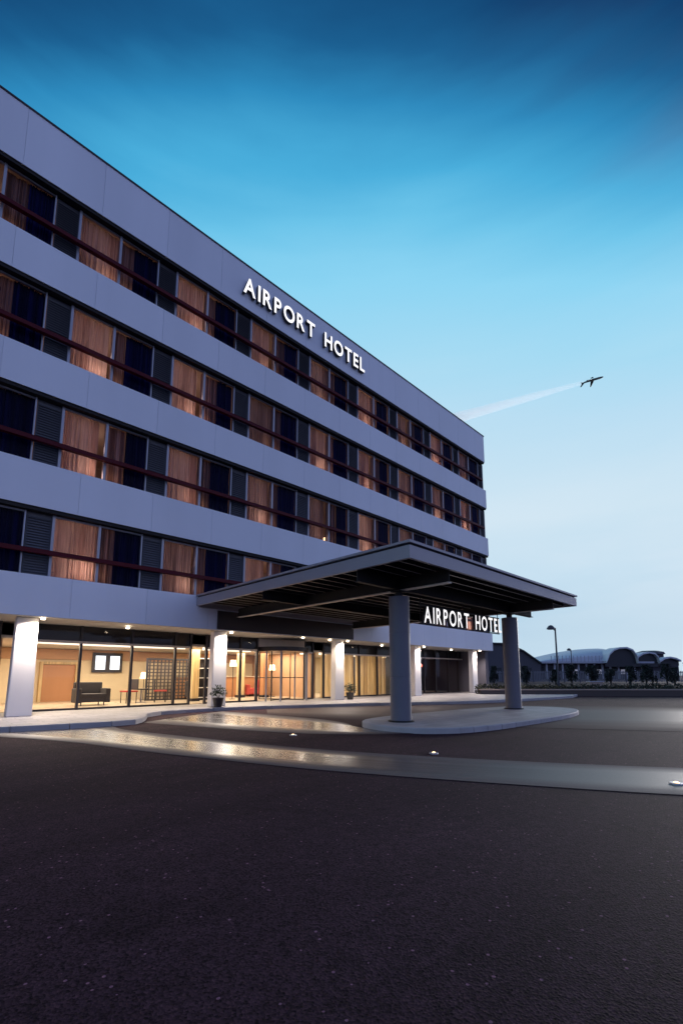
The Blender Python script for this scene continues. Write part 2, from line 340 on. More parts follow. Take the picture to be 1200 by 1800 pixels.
# ------------------------------------------------------------------ ground and paving
tag(MB().add([(-300,-300,0),(2500,-300,0),(2500,2500,0),(-300,2500,0)], [(0,1,2,3)]).build('road', M['asphalt']), kind='structure')
def smooth_poly(pts, it=2, closed=True):
    for _ in range(it):
        q = []; n = len(pts)
        for i in range(n if closed else n-1):
            a, b = Vector(pts[i]), Vector(pts[(i+1) % n]); q += [a*.75+b*.25, a*.25+b*.75]
        if not closed: q = [Vector(pts[0])]+q+[Vector(pts[-1])]
        pts = q
    return [tuple(p) for p in pts]
def kerbed(name, pts, m, h=.12, kw=.16):
    """raised slab with its own kerb ring"""
    n = len(pts); P = [Vector(p) for p in pts]; inn = []
    area = sum(P[i].x*P[(i+1)%n].y-P[(i+1)%n].x*P[i].y for i in range(n)); sg = 1 if area > 0 else -1
    for i in range(n):
        d = (P[(i+1) % n]-P[i-1]).normalized(); inn.append(P[i]+Vector((-d.y, d.x))*kw*sg)
    k = MB()
    for i in range(n):                       # kerb stones about 0.9 m long with open joints
        j = (i+1) % n; Ls = (P[j]-P[i]).length; m_ = max(1, round(Ls/.9))
        for q in range(m_):
            a = q/m_+.008/Ls*(1 if Ls/m_ > .3 else 0); b = (q+1)/m_-.008/Ls*(1 if Ls/m_ > .3 else 0)
            o0, o1 = P[i].lerp(P[j], a), P[i].lerp(P[j], b); i0, i1 = inn[i].lerp(inn[j], a), inn[i].lerp(inn[j], b)
            o0t, o1t = o0.lerp(i0, .12), o1.lerp(i1, .12)
            k.add([(o0.x, o0.y, 0), (o1.x, o1.y, 0), (o0.x, o0.y, h-.02), (o1.x, o1.y, h-.02), (o0t.x, o0t.y, h), (o1t.x, o1t.y, h), (i0.x, i0.y, h), (i1.x, i1.y, h), (i0.x, i0.y, 0), (i1.x, i1.y, 0)],
                  [(0,1,3,2), (2,3,5,4), (4,5,7,6), (6,7,9,8), (0,2,4,6,8), (1,9,7,5,3)])
    tag(k.build(name+'_kerb', M['kerb']), kind='structure')
    tag(MB().prism([(p.x, p.y) for p in inn], 0.001, h-.004).build(name, m), kind='structure')
pv = [(-12, 30), (-12, 12.6), (0, 12.35), (2.6, 11.9)] + [(4.3, 11.6), (4.9, 12.3), (5.6, 13.9), (7.4, 14.3), (9.5, 14.0), (11.5, 13.2), (13.9, 12.3), (17.5, 10.2), (22, 9.4), (27.5, 9.0), (34, 12.0), (34, 30)]
kerbed('pavement', smooth_poly(pv, 1), M['pave'])
isl = smooth_poly([(7.7, 6.4), (8.0, 5.6), (9.0, 5.05), (11.5, 4.9), (14.2, 4.9), (16.2, 5.4), (16.6, 6.5), (15.8, 7.7), (12, 8.1), (8.9, 8.1), (7.9, 7.5)], 2)
kerbed('traffic_island', isl, M['pave'])
def band(name, left, right, m, z):
    L = smooth_poly(left, 3, False); Rr = smooth_poly(right, 3, False); n = len(L)
    ob = MB().add([(x, y, z) for x, y in L]+[(x, y, z) for x, y in Rr], [(i, i+1, n+i+1, n+i) for i in range(n-1)]).build(name, m)
    uvl = ob.data.uv_layers.new(name='UVMap'); ds = [0]
    for a in range(1, n): ds.append(ds[-1]+math.dist(L[a], L[a-1]))
    for lp_ in ob.data.loops: uvl.data[lp_.index].uv = (ds[lp_.vertex_index % n], 0 if lp_.vertex_index < n else 1)
    tag(ob, kind='structure')
band('driveway_lane', [(9.2, -3.0), (7.2, -.6), (6.05, .6), (5.03, 2.44), (4.15, 4.22), (3.68, 5.47), (3.02, 7.45), (2.55, 9.3), (2.0, 10.6), (1.15, 12.2)],
     [(11.4, -3.2), (9.4, -1.0), (7.8, .8), (6.45, 2.9), (5.25, 5.3), (4.75, 6.9), (4.35, 8.6), (4.0, 10.0), (3.8, 11.0), (3.95, 11.8)], M['lane'], .006)  # glossy band added in the shape of the headlight trail
band('driveway_crossing', [(7.9, 5.9), (7.4, 6.2), (6.7, 6.8), (6.1, 7.7), (5.6, 9.0), (5.1, 10.8), (4.75, 12.1)],
     [(7.9, 7.4), (8.0, 7.8), (8.4, 8.4), (8.6, 9.6), (8.5, 10.9), (8.3, 12.6), (8.1, 14.0)], M['lane'], .007)  # added for the trail's inner loop, same sheen in tone and gloss
def imgpoly(name, px, m, z):
    P = [ground(x, y) for x, y in px]
    tag(MB().add([(p.x, p.y, z) for p in P], [tuple(range(len(P)))]).build(name, m), kind='structure')
def gp(px): return [tuple(ground(x, y).xy) for x, y in px]
band('driveway_exit_lane', gp([(470, 1256), (560, 1262), (660, 1268), (760, 1274), (880, 1278), (1010, 1281), (1150, 1285), (1320, 1289)]), gp([(468, 1243), (560, 1240), (680, 1238), (780, 1238), (900, 1239), (1020, 1241), (1150, 1243), (1320, 1247)]), M['exitlane'], .004)  # band added where the red tail-light trails run, in their shape

# ------------------------------------------------------------------ hotel
FY = 14.35                                    # front face of the cladding bands
X0, X1, YB = -7.2, 27.8, 30.0
GY = FY+.24                                   # glazing plane
hotel = thing('hotel', (10, 22, 0), 'long pale five storey hotel with ribbons of windows and a glazed lobby', 'hotel')
OFF = Vector((-10, -22, 0))
def part(mb, name, m, par=hotel, **k): 
    o = mb.build(name, m, par, **k)
    if par is hotel: o.location = OFF
    return o
TOPS = [4.57, 7.88, 11.18, 14.47]; BOTS = [2.68, 5.83, 9.07, 12.44]
TOPS = [t+H for t in TOPS]; BOTS = [t+H for t in BOTS]
SOF, ROOF = 1.57+H, 16.36+H
bands = [(SOF, BOTS[0]), (TOPS[0], BOTS[1]), (TOPS[1], BOTS[2]), (TOPS[2], BOTS[3]), (TOPS[3], ROOF)]
for i, (a, b) in enumerate(bands):
    mb = MB(); x = -6.97+(0.3*i % 1)
    mb.box(X0, X1-.004, FY+.02, FY+.30, a+.012, b-.012) if i else mb.box(X0, X1-.004, FY+.02, FY+.30, a+.012, b-.012)
    edge = X0
    k = 0; x = -7.05+2.1
    while edge < X1-.05:
        e = min(x, X1); mb.box(edge+.004, e-.004, FY, FY+.018, a, b); edge = e; x += 2.1
    mb.box(X1-.003, X1+.015, FY+.02, YB, a, b)               # return on the far end wall
    part(mb, 'cladding_band', M['panel'])
part(MB().box(X0, X1+.03, FY-.03, FY+.25, ROOF, ROOF+.05).box(X0, X1, FY+.26, YB, ROOF-.4, ROOF-.1), 'roof', M['roofsheet'])
part(MB().box(X0, X0+.2, FY+.31, YB, 0.13, ROOF-.45).box(X1-.4, X1-.03, GY+.12, YB, .13, ROOF-.45).box(X0+.3, X1-.5, YB-.2, YB, .13, ROOF-.45), 'outer_wall', M['terwall'])
# rooms: floor slabs, ceilings, partitions
mb = MB()
P0, PER, NB = 2.26, 3.12, 8
xs0 = P0-3*PER
for i in range(4):
    mb.box(X0+.2, X1-.42, GY+.12, GY+4.2, BOTS[i]-.12, BOTS[i]-.02); mb.box(X0+.2, X1-.42, GY+.12, GY+4.2, TOPS[i]+.04, TOPS[i]+.12)
    mb.box(X0+.2, X1-.42, GY+4.0, GY+4.1, BOTS[i]-.02, TOPS[i]+.04)
    for b in range(-2, 9):
        x = P0+b*PER+.2
        if x < X1-.5: mb.box(x, x+.12, GY+.12, GY+4.0, BOTS[i]-.02, TOPS[i]+.04)
part(mb, 'room_walls', M['room'])
mb = MB()
for i in range(4): mb.box(X0, X1-.02, FY+.04, GY+.1, TOPS[i]-.10, TOPS[i]+.008); 
part(mb, 'window_head', M['dark'])
for i in range(4): part(MB().box(P0+8*PER+.67, X1-.03, GY-.02, GY+.1, BOTS[i]-.01, TOPS[i]-.101), 'corner_panel', M['louvre'])
# one bay: louvre panel .66 | window 2.46
LW = .66
def louvre(z0, z1):
    mb = MB(); n = int((z1-z0-.12)/.075)
    mb.box(0.03, LW-.03, .05, .07, z0, z1+.02)
    for k in range(n):
        z = z0+.04+k*.075; mb.add([(.05, .0, z), (LW-.05, .0, z), (LW-.05, .045, z+.06), (.05, .045, z+.06), (.05, .006, z-.004), (LW-.05, .006, z-.004), (LW-.05, .049, z+.056), (.05, .049, z+.056)], [(0,1,2,3),(4,7,6,5),(0,4,5,1),(1,5,6,2),(2,6,7,3),(3,7,4,0)])
    return mb
def wavy(x0, x1, y, amp, wl, seed, zz=None, n=None):
    rnd = random.Random(seed); n = n or int((x1-x0)/wl*10); ph = rnd.random()*6; out = []
    for k in range(n+1):
        u = k/n; x = x0+(x1-x0)*u; w = wl*(1+.25*math.sin(u*7+ph))
        out.append((x, y+amp*math.sin(2*math.pi*x/w+ph)+amp*.4*math.sin(2*math.pi*x/w*2.3+ph*2)))
    return out
protos = {}
for i in range(4):
    h = TOPS[i]-BOTS[i]-.1
    for var in range(3):
        xa, xm, xb = LW, LW+1.20, PER
        fr = MB().box(xa-.035, xa+.035, -.04, .06, 0, h).box(xm-.035, xm+.035, -.04, .06, 0, h).box(xb-.040, xb-.036+.035, -.04, .06, 0, h)
        fr.box(xa+.036, xm-.036, -.01, .05, 0, .05).box(xm+.036, xb-.041, -.01, .05, 0, .05).box(xa+.036, xm-.036, -.01, .05, h-.05, h-.001).box(xm+.036, xb-.041, -.01, .05, h-.05, h-.001)
        w = fr.build('window', M['alu'], hotel)
        MB().add([(xa, .02, .02), (xm, .02, .02), (xm, .02, h-.02), (xa, .02, h-.02), (xm+.01, .02, .02), (xb-.01, .02, .02), (xb-.01, .02, h-.02), (xm+.01, .02, h-.02)], [(0,1,2,3),(4,5,6,7)]).build('glass', M['glass'], w)
        gap = [.0, .06, .16][var]
        MB().sheet(wavy(xa+.02, xm-.03-gap, .17, .030, .13, 10*i+var), -.01, h).build('sheer_curtain', M['sheer'], w, smooth=True)
        cut = xm+[.50, .42, .62][var]
        MB().sheet(wavy(xm-.02, cut, .19, .03, .15, 10*i+var+5), -.01, h).build('brown_drape', M['drape'], w, smooth=True)
        MB().sheet(wavy(cut-.02, xb-.0, .14, .04, .17, 10*i+var+7), -.01, h).build('navy_drape', M['navy'], w, smooth=True)
        protos[i, var] = w
    protos[i, 'l'] = louvre(0, h).build('louvre_panel', M['louvre'], hotel)
ordn = ['first', 'second', 'third', 'fourth', 'fifth', 'sixth', 'seventh', 'eighth', 'ninth', 'tenth', 'eleventh']
floorn = ['lowest', 'second lowest', 'second highest', 'top']
base_l = MB().lathe(0, 0, [(.09, 0), (.09, .02), (.02, .04), (.02, .22)], 12)
shade_l = MB().lathe(0, 0, [(.13, .22), (.085, .42)], 14)
lampproto = None
used = set()
for i in range(4):
    for b in range(-2, NB+1):
        x = P0+b*PER
        lv = protos[i, 'l'] if (i, 'l') not in used else copy_tree(protos[i, 'l'], hotel)
        used.add((i, 'l')); lv.location = Vector((x, GY, BOTS[i]))+OFF
        if b == NB: continue
        var = (b*7+i*5) % 3
        w = protos[i, var] if (i, var) not in used else copy_tree(protos[i, var], hotel)
        used.add((i, var)); w.location = Vector((x, GY, BOTS[i]))+OFF
        if b < 0 and (b < -1 or i == 0): continue
        lx, ly = x+LW+1.45+random.uniform(-.08, .1), GY+.42
        pw = {(0, 0): 8, (3, -1): 1.5, (1, 0): 4.5, (1, -1): 1.5, (2, -1): 3.5, (1, 3): 1.6, (0, 4): 1.5, (0, 5): .8, (0, 6): 1.0}.get((i, b), random.choice([random.uniform(3, 6.5), random.uniform(3, 6.5), random.uniform(.8, 2.5)]))
        lab = 'lit lamp behind the %s window from left, %s row of the hotel' % (ordn[b+(1 if i else 0)], floorn[i])
        if lampproto is None:
            t = thing('table_lamp', (lx, ly, BOTS[i]-.02), lab, 'lamp', 'lamps in the hotel rooms')
            base_l.build('lamp_base', M['pot'], t); shade_l.build('lamp_shade', M['shade'], t, smooth=True); lampproto = t
        else:
            t = lampproto.copy(); C.objects.link(t)
            for ch in children(lampproto):
                if ch.type == 'MESH': c_ = ch.copy(); C.objects.link(c_); c_.parent = t
            t.location = (lx, ly, BOTS[i]-.02); t['label'] = lab
        lamp('room_light', 'POINT', (-.55, .05, .42), pw*1.5, (1, .68, .50), t, .14); lamp('room_ceiling_light', 'POINT', (-.6, .9, TOPS[i]-BOTS[i]-.35), (pw+1)*2.3*random.uniform(.5, 1.3), (1, .74, .60), t, .15)
for v in [k for k in protos if k not in used]:
    for ch in children(protos[v]): bpy.data.objects.remove(ch)
    bpy.data.objects.remove(protos[v])
for i in range(4):
    z = BOTS[i]+.60; mb = MB().box(X0, X1-.35, FY-.01, FY+.14, z, z+.12)
    for b in range(-2, NB+1): mb.box(P0+b*PER-.03, P0+b*PER+.03, FY+.141, GY-.045, z+.02, z+.09)
    part(mb, 'rail', M['rail'])
# ground floor columns, soffit, downlights
PZ = .117
part(MB().box(X0, X1-.01, FY+.31, 17.2, SOF+.012, SOF+.05).box(X0, X1-.01, FY+.02, FY+.30, SOF-.01, SOF+.011), 'soffit', M['soffit'])
cols = [2.56, 8.38, 14.33, 20.15, 26.1]
cp = lp = None
for cx in [cols[0]-5.85]+cols:
    if cp is None:
        mb = MB(); w0, w1 = .29, .25
        vs = []
        for z, a in ((PZ, w0), (SOF-.012, w1)): vs += [(-a, -.14, z), (a, -.14, z), (a, .16, z), (-a, .16, z)]
        mb.add(vs, [(0,3,2,1),(4,5,6,7),(0,1,5,4),(1,2,6,5),(2,3,7,6),(3,0,4,7)])
        cp = c = mb.build('column', M['column'], hotel, bevel=.03)
        lp = l = MB().lathe(0, 0, [(.05, -.03), (.06, 0)], 14).build('downlight', M['bulb'], hotel)
    else:
        c = cp.copy(); C.objects.link(c); l = lp.copy(); C.objects.link(l)
    c.location = Vector((cx, 14.86, 0))+OFF; l.location = Vector((cx+.30, 14.52, SOF-.035))+OFF
    lamp('column_spot', 'SPOT', Vector((cx+.16, 14.50, SOF-.06))+OFF, 420, (1, .86, .74), hotel, .05, R(156), rot=(R(-9), 0, 0))
for x, y in ((13.6, 14.6), (12.0, 14.5), (24.2, 15.2), (18.0, 15.4), (5.4, 15.4)):
    l = lp.copy(); C.objects.link(l); l.location = Vector((x, y, SOF-.035))+OFF
    lamp('soffit_light', 'SPOT', Vector((x, y, SOF-.06))+OFF, 150, (1, .82, .64), hotel, .05, R(160), rot=(R(-15), 0, 0))
# lobby glazing
LY, TZ = 16.45, 2.24
def bay(x0, x1, mulls, glassm='lobbyglass'):
    fr = MB()
    for x in [x0]+mulls+[x1]: fr.box(x-.035, x+.035, LY-.06, LY+.05, PZ, SOF+.008)
    fr.box(x0+.036, x1-.036, LY-.03, LY+.03, PZ, PZ+.06)
    w = part(fr, 'lobby_window', M['darkalu'])
    MB().box(x0+.036, x1-.036, LY-.075, LY-.005, TZ-.03, TZ+.045).build('transom', M['beam'], w)
    MB().add([(x0, LY, PZ+.03), (x1, LY, PZ+.03), (x1, LY, SOF), (x0, LY, SOF)], [(0,1,2,3)]).build('glass', M[glassm], w)
    MB().box(x0, x1, LY+.06, LY+.08, TZ+.05, SOF+.005).build('spandrel', M['dark'], w)
bay(-6, 2.2, [-4.4, -2.8, -1.2, .4]); bay(2.9, 8.1, [4.35, 5.95, 7.50]); bay(8.75, 11.1, [10.3]); bay(13.75, 14.2, [])
bay(14.9, 20.0, [16.2, 17.4, 18.8]); bay(20.5, 27.6, [21.8, 23.1, 24.3, 25.7, 26.9])
# lobby interior
part(MB().box(X0+.25, X1-.45, LY+.1, 24.1, .10, .13), 'lobby_floor', M['stone'])
part(MB().box(X0+.25, X1-.45, LY+.1, 24.1, TZ+.06, TZ+.14), 'lobby_ceiling', M['soffit'])
part(MB().box(2.3, 20.3, 22.0, 22.1, .131, TZ+.05), 'lobby_back_wall', M['beige'])
part(MB().box(2.2, 2.3, LY+.12, 22.1, .131, TZ+.05), 'lobby_side_wall', M['orange']); part(MB().box(14.55, 14.65, LY+.3, 22, .131, TZ+.05), 'lobby_side_wall', M['orange'])
part(MB().box(20.2, 20.3, LY+.12, 23.9, .131, TZ+.05).box(20.31, 27, 20, 20.1, .131, TZ+.05), 'dark_room_wall', M['terdark'])
part(MB().box(2.31, 14.5, 21.9, 21.995, 1.85, TZ+.04), 'terracotta_frieze', M['orange'])
mb = MB(); 
for a, b_ in ((2.95, 8.05), (8.8, 11.0), (13.8, 14.15), (14.95, 19.95)):
    n = 12; vs = []
    for q in range(n+1):
        u = q/n; x = a+(b_-a)*u; yy = LY+.32+.25*math.sin(u*math.pi); vs += [(x, yy, TZ-.05), (x, yy+.05, TZ-.05), (x, yy+.05, TZ+.05), (x, yy, TZ+.05)]
    mb = MB().add(vs, [(4*q+r, 4*q+(r+1) % 4, 4*q+4+(r+1) % 4, 4*q+4+r) for q in range(n) for r in range(4)])
    part(mb, 'cove_light', M['cove'])
# open frame in the lobby wall with a darker recess
part(MB().box(4.35, 4.45, 21.8, 21.995, .131, 1.75).box(5.65, 5.75, 21.8, 21.995, .131, 1.75).box(4.451, 5.649, 21.8, 21.995, 1.65, 1.75), 'door_frame', M['cream'])
part(MB().box(4.46, 5.64, 21.9, 21.99, .131, 1.64), 'inner_door', M['wood'])
part(MB().box(9.2, 10.0, 21.85, 21.99, .131, 1.7), 'inner_doorway', M['stone'])
for x0, x1, pw, y in ((2.6, 8.2, 380, 18.8), (8.8, 14.3, 400, 18.8), (14.9, 20.0, 250, 19.0)):
    lamp('ceiling_panel', 'AREA', Vector(((x0+x1)/2, y, TZ+.04))+OFF, pw, (1, .83, .60), hotel, size=(x1-x0, 2.4))
lamp('ceiling_panel', 'AREA', Vector((24, 18, TZ+.04))+OFF, 5, (1, .5, .35), hotel, size=(4, 1))
mb = MB(); mb.sheet(wavy(14.95, 17.3, LY+.35, .05, .22, 3), .131, TZ+.04).sheet(wavy(17.5, 19.9, LY+.35, .05, .22, 4), .131, TZ+.04)
part(mb, 'lobby_curtain', M['cream'], smooth=True)
# revolving door drum
rd = thing('revolving_door', (12.4, LY, 0), 'curved glass revolving door with dark frame at the hotel entrance', 'revolving door')
mb = MB(); mb.lathe(0, 0, [(1.22, TZ-.02), (1.22, TZ+.16)], 40)
mb.build('drum_top', M['darkalu'], rd, smooth=False)
mb = MB()
for a in (200, 232, 308, 340, 20, 160): mb.tube([(1.15*math.cos(R(a)), 1.15*math.sin(R(a)), PZ), (1.15*math.cos(R(a)), 1.15*math.sin(R(a)), TZ-.021)], .035, 8)
mb.build('drum_post', M['alu'], rd)
for a0, a1 in ((200, 232), (308, 340)):
    MB().sheet([(1.15*math.cos(R(a0+(a1-a0)*k/8)), 1.15*math.sin(R(a0+(a1-a0)*k/8))) for k in range(9)], PZ, TZ-.02).build('curved_glass', M['lobbyglass'], rd)
for a in (30, 120, 210, 300):
    c_, s_ = math.cos(R(a)), math.sin(R(a)); f1 = MB()
    f1.tube([(1.05*c_, 1.05*s_, PZ+.02), (1.05*c_, 1.05*s_, TZ-.03)], .025, 6).tube([(.06*c_, .06*s_, PZ+.05), (1.05*c_, 1.05*s_, PZ+.05)], .025, 6).tube([(.06*c_, .06*s_, 1.1), (1.05*c_, 1.05*s_, 1.1)], .02, 6)
    f1.build('door_leaf', M['darkalu'], rd)
MB().tube([(0, 0, PZ), (0, 0, TZ-.021)], .05, 10).build('centre_shaft', M['darkalu'], rd)
part(MB().box(8.0, 14.8, FY-.03, FY-.004, SOF+.02, 3.44), 'entrance_fascia', M['bronze'])  # dark brown sheet added where the canopy's soft shade falls
part(MB().box(11.1, 13.75, LY-.02, LY+.06, TZ+.17, SOF+.005), 'entrance_spandrel', M['beam'])

# lobby furniture
def screen_pair():
    t = thing('wall_screen', (6.9, 21.85, 1.32), 'pair of glowing white screens in a dark frame on the lobby wall', 'screen')
    MB().box(-.62, .62, 0, .1, 0, .86).build('frame', M['darkalu'], t)
    MB().box(-.50, -.10, -.012, -.002, .13, .73).build('screen', M['screen'], t); MB().box(.10, .50, -.012, -.002, .13, .73).build('screen', M['screen'], t)
screen_pair()
def sofa(x, y, w, m, lab, rz=0):
    t = thing('sofa', (x, y, .131), lab, 'sofa', None, rz)
    MB().box(-w/2, w/2, -.4, .4, .12, .42).build('seat', m, t, bevel=.04); MB().box(-w/2, w/2, .28, .44, .421, .82).build('backrest', m, t, bevel=.04)
    for s in (-1, 1): MB().box(s*w/2-.08, s*w/2+.08, -.42, .27, .10, .6).build('armrest', m, t, bevel=.03)
    mb = MB()
    for a in (-1, 1):
        for c in (-1, 1): MB().tube([(a*(w/2-.1), c*.3, 0), (a*(w/2-.1), c*.3, .12)], .02, 6).build('leg', M['darkalu'], t)
sofa(5.3, 18.4, .95, M['sofa'], 'low dark two seat sofa inside the lobby below the white screens')
sofa(10.2, 19.5, 1.2, M['sofa'], 'dark sofa inside the lobby left of the revolving door', R(20))
sofa(13.6, 20.3, .8, M['red_cloth'], 'small red armchair inside the lobby right of the revolving door', R(-20))
def table(x, y, lab):
    t = thing('side_table', (x, y, .131), lab, 'table')
    MB().lathe(0, 0, [(.3, .5), (.3, .54)], 20).build('tabletop', M['darkalu'], t); MB().tube([(0, 0, 0), (0, 0, .5)], .03, 8).build('leg', M['alu'], t); MB().lathe(0, 0, [(.2, 0), (.19, .02)], 16).build('base', M['alu'], t)
table(7.3, 18.9, 'small round table inside the lobby beside the left glass panes')
def counter():
    t = thing('reception_counter', (11.8, 20.8, .131), 'long timber reception counter behind the entrance doors', 'counter')
    MB().box(-2.2, 2.2, -.3, .3, 0, .98).build('front_panel', M['wood'], t); MB().box(-2.3, 2.3, -.36, .34, .981, 1.03).build('counter_top', M['stone'], t)
counter()
def lattice():
    t = thing('lattice_screen', (9.3, 19.8, .131), 'dark patterned room divider standing behind the lobby glass', 'room divider')
    mb = MB().box(-1.5, -1.42, -.03, .03, 0, 1.8).box(1.42, 1.5, -.03, .03, 0, 1.8).box(-1.419, 1.419, -.03, .03, 1.72, 1.8).box(-1.419, 1.419, -.03, .03, 0, .06)
    mb.build('frame', M['darkalu'], t)
    mb = MB()
    for k in range(17): mb.box(-1.38+k*.165, -1.32+k*.165, -.012, .0, .061, 1.719)
    for k in range(11): mb.box(-1.41, 1.41, .002, .012, .15+k*.145, .19+k*.145)
    mb.build('lattice', M['sofa'], t)
lattice()
def picture(x, z, w, h, lab, m):
    t = thing('picture', (x, 21.78, z), lab, 'picture'); MB().box(-w/2, w/2, 0, .04, 0, h).build('frame', M['darkalu'], t); MB().box(-w/2+.06, w/2-.06, -.012, -.002, .06, h-.06).build('canvas', m, t)
picture(11.0, 1.2, .7, .6, 'framed brown picture hanging on the wall behind the reception', M['orange'])
def floor_lamp(x, y, h, lab):
    t = thing('floor_lamp', (x, y, .131), lab, 'lamp'); MB().lathe(0, 0, [(.15, 0), (.14, .02), (.015, .03), (.015, h-.25)], 12).build('stand', M['darkalu'], t)
    MB().lathe(0, 0, [(.17, h-.28), (.12, h)], 16).build('lamp_shade', M['shade'], t)
def shelf_unit(x, y, lab, w=.8):
    t = thing('shelf_unit', (x, y, .131), lab, 'shelves')
    MB().box(-w/2, -w/2+.04, 0, .3, 0, 1.85).box(w/2-.04, w/2, 0, .3, 0, 1.85).box(-w/2+.041, w/2-.041, .27, .3, 0, 1.85).build('case', M['sofa'], t)
    rnd = random.Random(3)
    for k in range(5):
        MB().box(-w/2+.041, w/2-.041, 0, .269, .1+k*.42, .13+k*.42).build('shelf', M['column'], t)
    mb = MB()
shelf_unit(9.75, 18.6, 'black shelf unit with white shelves behind the first entrance pane')
for k, (x, y, m, lab) in enumerate(((9.2, 18.2, 'cream', 'pale rectangular pillar behind the glass right of the second white column'), (10.45, 19.0, 'wood', 'timber clad pillar between the shelf unit and the revolving door'), (12.3, 19.6, 'cream', 'pale pillar seen through the revolving door'), (13.2, 18.9, 'wood', 'timber clad pillar near the red armchair'))):
    t = thing('interior_pillar', (x, y, .131), lab, 'pillar'); MB().box(-.14, .14, -.14, .14, .0, TZ-.075).build('shaft', M[m], t, bevel=.01); MB().box(-.18, .18, -.18, .18, .0, .12).build('plinth', M['darkalu'], t)
def chair(x, y, rz, lab):
    t = thing('lobby_chair', (x, y, .131), lab, 'chair', None, rz)
    MB().box(-.24, .24, -.24, .24, .42, .48).build('seat', M['red_cloth'], t, bevel=.015); MB().box(-.24, .24, .20, .25, .50, .92).build('backrest', M['sofa'], t, bevel=.015)
    for a in (-.2, .2):
        for b in (-.2, .2): MB().tube([(a, b, 0), (a, b, .42)], .016, 6).build('leg', M['darkalu'], t)
chair(7.9, 18.5, R(70), 'small lobby chair right of the round table'); chair(6.75, 18.7, R(-80), 'small lobby chair left of the round table')
floor_lamp(11.15, 18.4, 1.75, 'glowing floor lamp just left of the revolving door')
floor_lamp(8.0, 20.5, 1.2, 'short glowing lamp in front of the patterned room divider')
floor_lamp(13.9, 19.2, 1.6, 'glowing floor lamp beside the red armchair')
rl = emat('red_lamp', (1, .16, .08), 1.6)
for x, lab in ((23.3, 'small red pendant lamp left of the other in the dark glazed room'), (25.2, 'small red pendant lamp right of the other in the dark glazed room')):
    t = thing('pendant_lamp', (x, 18.2, 1.75), lab, 'lamp', 'red pendant lamps'); MB().lathe(0, 0, [(.10, 0), (.13, .12), (.03, .22)], 12).build('lamp_shade', rl, t); MB().tube([(0, 0, .22), (0, 0, .54)], .008, 6).build('cord', M['pot'], t)

# potted plants at the columns
def plant(x, y, lab, seed):
    rnd = random.Random(seed)
    t = thing('potted_plant', (x, y, PZ), lab, 'plant', 'potted plants beside the columns')
    MB().lathe(0, 0, [(.13, 0), (.19, .30), (.20, .32), (.17, .32), (.16, .27)], 20).build('pot', M['pot'], t, smooth=True)
    mb = MB()
    for k in range(240):
        a = rnd.random()*6.28; e = rnd.uniform(.1, 1.45); r = rnd.uniform(.12, .36)
        p = Vector((math.cos(a)*math.cos(e)*r, math.sin(a)*math.cos(e)*r, .36+math.sin(e)*r*1.1))
        d = Vector((rnd.gauss(0, 1), rnd.gauss(0, 1), rnd.gauss(.3, 1))).normalized(); u = d.cross(Vector((rnd.gauss(0, 1), rnd.gauss(0, 1), 1))).normalized()
        mb.add([p-u*.018, p+d*.05, p+u*.018, p-d*.05], [(0,1,2,3)])
    mb.build('foliage', M['leaf'], t)
    mb = MB(); 
    for k in range(6):
        a = k*1.05; mb.tube([(0, 0, .27), (math.cos(a)*.15, math.sin(a)*.15, .58)], [.012, .005], 5)
    mb.build('stem', M['bark'], t)
plant(8.15, 14.35, 'dark leafy pot plant standing left against the second white column', 1)
plant(14.95, 14.7, 'dark leafy pot plant standing right of the third white column', 2)

# ------------------------------------------------------------------ canopy
CX0, CX1, CY0, CY1 = 7.2, 16.5, 5.4, 14.33
FB, FT = 2.33+H, 2.60+H
can = thing('entrance_canopy', (8.78, 6.94, 0), 'dark steel canopy on two round posts reaching from the hotel over the driveway', 'canopy')
CO = Vector((-8.78, -6.94, 0))
def cpart(mb, name, m, **k):
    o = mb.build(name, m, can, **k); o.location = CO; return o
cpart(MB().box(CX0, CX0+.08, CY0, CY1, FB, FT).box(CX0+.081, CX1-.081, CY0, CY0+.08, FB, FT).box(CX1-.08, CX1, CY0, CY1, FB, FT).box(CX0+.081, CX1-.081, CY1-.08, CY1-.002, FB-.05, FT), 'fascia', M['steel'])
cpart(MB().box(CX0+.05, CX1-.05, CY0+.05, CY0+.12, FT+.001, FT+.045).box(CX0+.05, CX0+.12, CY0+.121, CY1, FT+.001, FT+.045), 'shadow_gap', M['dark'])
cpart(MB().box(CX0-.03, CX0+.10, CY0-.03, CY1, FT+.046, FT+.10).box(CX0+.101, CX1+.03, CY0-.03, CY0+.10, FT+.046, FT+.10).box(CX1-.10, CX1+.03, CY0+.101, CY1, FT+.046, FT+.10), 'roof_edge', M['steel'])
mb = MB(); n = 74; dx = (CX1-CX0-.18)/n; zt = FT+.02; vs = []; 
for k in range(n+1):
    x = CX0+.09+k*dx; z = zt+(.035 if k % 2 else 0); vs += [(x, CY0+.13, z), (x, CY1, z)]
mb.add(vs, [(2*k, 2*k+1, 2*k+3, 2*k+2) for k in range(n)])
cpart(mb, 'roof_sheet', M['roofsheet'])
k = 0; y = CY0+.42
while y < CY1-.3:
    cpart(MB().box(CX0+.081, CX1-.081, y, y+.018, FB+.05, FT-.02), 'purlin', M['dsteel']); cpart(MB().box(CX0+.081, CX1-.081, y+.0185, y+.055, FB+.05, FB+.060), 'purlin_flange', M['beam']); y += .42; k += 1  # pale flanges added as bright streaks, warm light put into their colour
def ibeam(x0, x1, y0, y1, z0, z1, along):
    if along == 'x': c = (y0+y1)/2; return MB().box(x0, x1, y0, y1, z0, z0+.02).box(x0, x1, c-.01, c+.01, z0+.021, z1-.001)
    return MB().box(x0, x1, y0, y1, z0, z0+.02)
